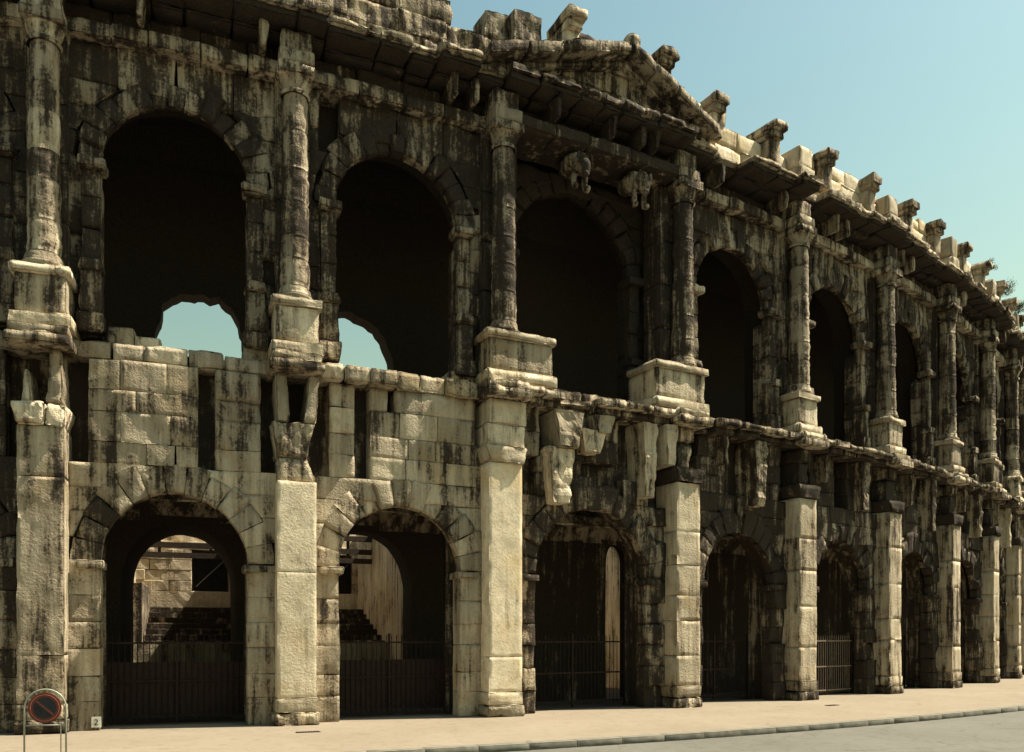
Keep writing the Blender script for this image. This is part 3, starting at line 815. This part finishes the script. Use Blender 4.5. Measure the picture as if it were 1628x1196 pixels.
# ---------------------------------------------------------------- courts inside the arena, open to the sky
def wall_slab(name, pts_s0, pts_s1, n0, n1, z1, st, z0=-.1):
    bpts = block(box_fn(pts_s0, pts_s1, n0, n1, z0, z1), (abs(pts_s1 - pts_s0), z1 - z0, n1 - n0), cell=.4, r=.02, rough=.02, chip=.05, back=True)
    return mesh_obj(name, world_of(bpts[0]), bpts[1], STONE, arena, R.uniform(.5, .9), st, smooth=False)
for b in range(0, NB - 3):
    c, h, hu = bay(b)
    s0 = PIL[b] - .85; s1 = PIL[b] + .85
    wall_slab('radial_wall', s0, s1, -14.0, -6.0, 6.9, -.12)
    s0 = c - 2.4; s1 = c + 2.4
    if b in (1, 2):
        # retaining wall, steps, and the back wall with its barred door
        wall_slab('retaining_wall', s0, s1, -9.6, -9.0, 2.2, -.1)
        for k in range(7):
            wall_slab('stair_step', s0, s1, -10.3 - .52 * k, -9.6 - .52 * k, 2.25 + .22 * k, .2)
        for k in range(4):
            za, zb = 4.25 + .425 * k, 4.25 + .425 * (k + 1)
            for p0, p1 in ((s0, s0 + 2.66), (s0 + 4.38, s1)):
                cc = course_cuts(p0, p1, .55, .95)
                for q0, q1 in zip(cc[:-1], cc[1:]):
                    wall_slab('back_wall_stone', q0 + .004, q1 - .004, -14.6, -13.6 + R.uniform(-.04, .02), zb - .004, R.uniform(-.3, -.05), za + .004)
        wall_slab('back_wall', s0, s1, -14.6, -13.6, 4.25, -.2, 2.0)
        for k in range(4):
            wall_slab('seat_row', s0 - .6, s1 + .6, -16.5, -13.65 - .32 * k, 6.28 + .33 * k, -.2, 5.955 + .33 * k)
    else:
        wall_slab('back_wall', s0, s1, -14.6, -13.6, 6.9, -.2, 0)
for s_ in (PIL[1] + .9,):
    wall_slab('stair_parapet', s_ + .05, s_ + .65, -12.5, -9.05, 4.3, .12)
strip('cavea', [(-14.0, 6.4), (-16.4, 7.6), (-16.4, 8.0), (-17.4, 8.0), (-24, 4.5), (-24, 0)], -.1)

# ---------------------------------------------------------------- ground, pavement, kerb, road
def tag_structure(o): o['kind'] = 'structure'; return o
def ring_sheet(name, nzs, mat, s0=-75, s1=75, step=1.0):
    ss = np.arange(s0, s1 + .01, step); V = []; Fc = []
    for n, z in nzs:
        V.append(FW(ss, np.full(len(ss), n), z))
    w = len(ss)
    for i in range(len(nzs) - 1):
        for j in range(w - 1): Fc.append((i * w + j, i * w + j + 1, (i + 1) * w + j + 1, (i + 1) * w + j)[::-1])
    return tag_structure(mesh_obj(name, np.concatenate(V), Fc, mat, None, smooth=False))
gm = 900
tag_structure(mesh_obj('ground', [(-gm, -gm, -.17), (gm, -gm, -.17), (gm, gm, -.17), (-gm, gm, -.17)], [(0, 1, 2, 3)], ROAD, None, smooth=False))
ring_sheet('road', [(6.02, -.15), (17.0, -.15)], ROAD)
ring_sheet('pavement', [(-1.4, 0.0), (5.72, 0.0)], PAVE)
ring_sheet('arena_floor', [(-24, -.02), (-1.4, -.02), (-1.4, .0)], EARTH)
# kerb of separate stones
kn = 0; kerb_root = None
kerb_parent = tag_structure(mesh_obj('kerb', FW(np.array([-40, -40, 60, 60.]), np.array([5.74, 5.98, 5.98, 5.74]), -.16), [(0, 1, 2, 3)], KERB, None, smooth=False))
s = -24.0
while s < 60:
    L_ = 1.15
    P, f = block(box_fn(s + .002, s + L_ - .002, 5.72, 6.0, -.16, .006), (L_, .17, .28), cell=.25, r=.015, rough=.004, chip=.01, back=True)
    mesh_obj('kerb_stone', world_of(P), f, KERB, kerb_parent)
    s += L_

# ---------------------------------------------------------------- small mesh helpers for furniture
def tube_path(pts, r, seg=8, closed=False):
    pts = [Vector(p) for p in pts]; V = []; F_ = []
    n = len(pts)
    up = Vector((0, 0, 1))
    for i, p in enumerate(pts):
        a = pts[i - 1] if (i > 0 or closed) else p; b = pts[(i + 1) % n] if (i < n - 1 or closed) else p
        d = (b - a).normalized()
        x = d.cross(Vector((0, 1, 0)));
        if x.length < .05: x = d.cross(Vector((1, 0, 0)))
        x.normalize(); y = d.cross(x)
        for j in range(seg):
            t = 2 * math.pi * j / seg
            V.append(p + x * (r * math.cos(t)) + y * (r * math.sin(t)))
    m = n if closed else n - 1
    for i in range(m):
        for j in range(seg):
            F_.append((i * seg + j, i * seg + (j + 1) % seg, ((i + 1) % n) * seg + (j + 1) % seg, ((i + 1) % n) * seg + j))
    if not closed:
        F_.append(tuple(range(seg))[::-1]); F_.append(tuple((n - 1) * seg + j for j in range(seg)))
    return [tuple(v) for v in V], F_

def local_obj(name, V, F_, mat, parent, smooth=True):
    me = bpy.data.meshes.new(name); me.from_pydata([tuple(v) for v in V], [], [tuple(q) for q in F_])
    if smooth: me.polygons.foreach_set('use_smooth', [True] * len(me.polygons))
    me.materials.append(mat)
    o = bpy.data.objects.new(name, me); C.objects.link(o); o.parent = parent
    return o

def boxv(x0, x1, y0, y1, z0, z1):
    V = [(x0, y0, z0), (x1, y0, z0), (x1, y1, z0), (x0, y1, z0), (x0, y0, z1), (x1, y0, z1), (x1, y1, z1), (x0, y1, z1)]
    F_ = [(3, 2, 1, 0), (4, 5, 6, 7), (0, 1, 5, 4), (1, 2, 6, 5), (2, 3, 7, 6), (3, 0, 4, 7)]
    return V, F_

def disc(r0, r1, y, t, seg=40):
    """ring (or disc when r0=0) standing in the xz plane, front towards -y"""
    V = []; F_ = []
    for yy in (y, y + t):
        for r in (r0, r1):
            for j in range(seg):
                a = 2 * math.pi * j / seg; V.append((r * math.cos(a), yy, r * math.sin(a)))
    for j in range(seg):
        k = (j + 1) % seg
        F_ += [(j, k, seg + k, seg + j)[::-1], (2 * seg + j, 3 * seg + j, 3 * seg + k, 2 * seg + k)[::-1], (seg + j, seg + k, 3 * seg + k, 3 * seg + j)[::-1]]
        if r0 > 0: F_.append((j, 2 * seg + j, 2 * seg + k, k)[::-1])
    return V, F_

# ---------------------------------------------------------------- iron gates in the lower arches
names = {1: 'black iron bar gate in the wide arch beside the round parking sign',
         2: 'iron bar gate in the arch left of the palest full-height pilaster',
         3: 'rusty iron bar gate in the main arch under the pediment',
         4: 'iron bar gate in the first arch right of the pedimented bay',
         5: 'brownish iron bar gate in the second arch right of the pedimented bay',
         6: 'small iron bar gate in the third arch right of the pedimented bay'}
bar_me = None; pale_me = None
for b, lab in names.items():
    c, h, hu = bay(b)
    n = -1.9 if b != 5 else -1.3
    loc = FW(np.array([c]), np.array([n]), 0.0)[0]
    gt = empty('iron_gate', loc.tolist(), lab, 'gate', 'iron gates in the street arches', heading(c))
    w = h - .03; k = int(2 * w / .15)
    for z in (.18, 1.15, 2.2):
        V, F_ = boxv(-w, w, -.025, .025, z, z + .05); local_obj('rail', V, F_, PALE_IRON if b == 5 else IRON, gt, False)
    if b <= 2:
        V, F_ = boxv(-w + .03, w - .03, .03, .036, .2, 1.7); local_obj('shade_sheet', V, F_, IRON, gt, False)  # dark sheet added to blacken the shaded space behind the lower bars
    for x in (-w, 0.0, w):
        V, F_ = boxv(x - .03, x + .03, -.032, .032, .02, 2.5); local_obj('post', V, F_, IRON, gt, False)
    if bar_me is None:
        V, F_ = tube_path([(0, 0, .1), (0, 0, 2.38)], .013, 6)
        q = len(V); V += [(-.02, 0, 2.36), (.02, 0, 2.36), (0, .02, 2.36), (0, -.02, 2.36), (0, 0, 2.5)]
        F_ += [(q, q + 3, q + 4), (q + 3, q + 1, q + 4), (q + 1, q + 2, q + 4), (q + 2, q, q + 4)]
        bar_me = local_obj('bar', V, F_, IRON, gt, False)
        first = bar_me; first.location = (-w + 2 * w / k, 0, 0); start = 2
    else: start = 1
    for q in range(start, k):
        x = -w + 2 * w * q / k
        if abs(x) < .04: continue
        o = first.copy(); C.objects.link(o); o.parent = gt; o.location = (x, 0, 0)
        if b == 5:
            if pale_me is None:
                pale_me = first.data.copy(); pale_me.materials.clear(); pale_me.materials.append(PALE_IRON)
            o.data = pale_me

# barred doors in the back wall of the two inner courts
for b, lab in ((1, 'dark barred door in the pale back wall seen through the left arch'), (2, 'dark barred door in the back wall behind the second arch')):
    c = bay(b)[0]; cd = c - 2.4 + 3.52
    loc = FW(np.array([cd]), np.array([-13.85]), 4.26)[0]
    d = empty('barred_door', loc.tolist(), lab, 'door', None, heading(cd))
    for nm, q in (('frame', (-.68, -.6, 0, .1, 0, 1.62)), ('frame', (.6, .68, 0, .1, 0, 1.62)), ('frame', (-.6, .6, 0, .1, 1.54, 1.62)), ('frame', (-.6, .6, 0, .1, 0, .08)), ('backing', (-.6, .6, .06, .09, .08, 1.54))):
        V, F_ = boxv(*q); local_obj(nm, V, F_, IRON if nm == 'frame' else BLACK, d, False)
    for k in range(12):
        V, F_ = boxv(-.56 + k * .1, -.54 + k * .1, .0, .03, .08, 1.54); local_obj('bar', V, F_, IRON, d, False)
    V, F_ = tube_path([(-.55, -.02, .2), (.55, -.02, 1.3)], .018, 6); local_obj('brace', V, F_, GALV, d)

# timber beams across the courts
for b, lab in ((1, 'dark timber beam frame across the court behind the left arch'), (2, 'dark timber beam frame across the court behind the second arch')):
    c = bay(b)[0]
    loc = FW(np.array([c]), np.array([-11.5]), 0.0)[0]
    t = empty('beam_frame', loc.tolist(), lab, 'beam frame', None, heading(c))
    for z, y in ((5.42, 0), (5.8, 0), (6.33, 0), (6.9, 1.2)):
        V, F_ = boxv(-2.3, 2.3, y - .1, y + .1, z, z + .2); local_obj('beam', V, F_, TIMBER, t, False)
    for x in (-.9, .95):
        V, F_ = boxv(x - .06, x + .06, -.72, 1.4, 5.7, 5.82); 
        V2, F2 = boxv(x - .055, x + .055, -.05, .05, 5.4, 7.3); local_obj('strut', V2, F2, TIMBER, t, False)

# ---------------------------------------------------------------- no-parking sign on a hoop stand
ss_, dd = (72 - 814) / 1355.05, 16.2
sg = empty('parking_sign', (ss_ * dd, dd, 0), 'round red-rimmed no-parking sign on a pale tubular hoop by the left pilaster', 'sign', None, math.atan2(-ss_, 1) * -1)
sg.rotation_euler.z = math.radians(14)
hw_, zt_ = .36, 1.4
arc = [(-hw_, 0, 0), (-hw_, 0, zt_ - hw_)] + [(hw_ * math.cos(a), 0, zt_ - hw_ + hw_ * math.sin(a)) for a in np.linspace(math.pi, 0, 17)[1:-1]] + [(hw_, 0, zt_ - hw_), (hw_, 0, 0)]
V, F_ = tube_path(arc, .017, 8); local_obj('hoop', V, F_, GALV, sg)
V, F_ = tube_path([(-hw_, 0, .72), (hw_, 0, .72)], .013, 8); local_obj('cross_bar', V, F_, GALV, sg)
V, F_ = tube_path([(hw_ - .09, 0, .05), (hw_ - .09, 0, .78)], .011, 8); local_obj('stay', V, F_, GALV, sg)
zc = 1.05
face = None
V, F_ = disc(0, .29, -.02, .012); face = local_obj('sign_plate', V, F_, RED, sg, False); face.location = (0, -.015, zc)
V, F_ = disc(0, .2, -.026, .005); local_obj('blue_field', V, F_, BLUE, face, False)
V, F_ = disc(.245, .253, -.0255, .005); local_obj('pale_ring', V, F_, simple('sign_faded_red', (.5, .14, .09, 1), (.6, .2, .13, 1), 9, .5, 0), face, False)
V, F_ = boxv(-.2, .2, -.033, -.027, -.016, .016); sl = local_obj('slash', V, F_, RED, face, False); sl.rotation_euler.y = math.radians(42)

# ---------------------------------------------------------------- numbered plaque at the foot of the pier
pc = FW(np.array([-14.62]), np.array([LW + .03]), .08)[0]
pq = empty('number_plaque', pc.tolist(), 'small white plaque with black 2 at the foot of the left pier', 'plaque', None, heading(-14.62))
V, F_ = boxv(-.11, .11, -.03, .03, 0, .27); local_obj('plate', V, F_, WHITE, pq, False)
fc = bpy.data.curves.new('digit', 'FONT'); fc.body = '2'; fc.size = .22; fc.extrude = .004; fc.align_x = 'CENTER'
fo = bpy.data.objects.new('digit_curve', fc); C.objects.link(fo)
dg = bpy.context.evaluated_depsgraph_get(); me = bpy.data.meshes.new_from_object(fo.evaluated_get(dg))
bpy.data.objects.remove(fo)
me.materials.clear(); me.materials.append(BLACK)
do = bpy.data.objects.new('digit', me); C.objects.link(do); do.parent = pq; do.location = (0, -.036, .06); do.rotation_euler = (math.radians(90), 0, 0)

# ---------------------------------------------------------------- drain grates in the pavement
for s, n, lab in ((-9.62, 1.75, 'dark slotted drain grate in the pavement by the second pilaster'), (8.3, 2.0, 'dark slotted drain grate further along the pavement')):
    loc = FW(np.array([s]), np.array([n]), .004)[0]
    d = empty('drain_grate', loc.tolist(), lab, 'drain', None, heading(s))
    V, F_ = boxv(-.3, .3, -.1, .1, -.004, .006); local_obj('grate_frame', V, F_, IRON, d, False)
    for k in range(8):
        V, F_ = boxv(-.27 + k * .07, -.24 + k * .07, -.09, .09, .006, .016); local_obj('bar', V, F_, IRON, d, False)

# ---------------------------------------------------------------- wild shrubs rooted in the parapet
def shrub(s, z, size, lab, seed):
    rr = random.Random(seed)
    loc = FW(np.array([s]), np.array([-.1]), z)[0]
    t = empty('wild_shrub', loc.tolist(), lab, 'shrub', 'shrubs on the parapet')
    V, F_ = [], []
    lv, lf = [], []
    for k in range(7):
        a = rr.uniform(0, 6.28); tip = Vector((math.cos(a) * size * rr.uniform(.3, .8), math.sin(a) * size * rr.uniform(.3, .8), size * rr.uniform(.4, 1)))
        v, f_ = tube_path([(0, 0, -.05), tuple(tip * .5 + Vector((0, 0, size * .1))), tuple(tip)], .012, 5)
        o = len(V); V += v; F_ += [tuple(i + o for i in q) for q in f_]
        for q in range(130):
            p = tip * rr.uniform(.5, 1.05) + Vector((rr.gauss(0, .16), rr.gauss(0, .16), rr.gauss(0, .14))) * size
            d1 = Vector((rr.gauss(0, 1), rr.gauss(0, 1), rr.gauss(0, 1))).normalized() * .05 * (0.6 + rr.random()); d2 = d1.orthogonal().normalized() * .025
            i0 = len(lv); lv += [tuple(p - d1), tuple(p + d2), tuple(p + d1), tuple(p - d2)]; lf.append((i0, i0 + 1, i0 + 2, i0 + 3))
    local_obj('stems', V, F_, TWIG, t); local_obj('foliage', lv, lf, LEAF, t, False)
shrub(31.0, 21.0, .7, 'green shrub tuft on the far parapet, largest of the three', 1)
shrub(34.3, 20.95, .6, 'green shrub tuft at the far right end of the parapet', 2)
shrub(26.9, 21.0, .5, 'small shrub on the parapet left of the other shrubs', 3)
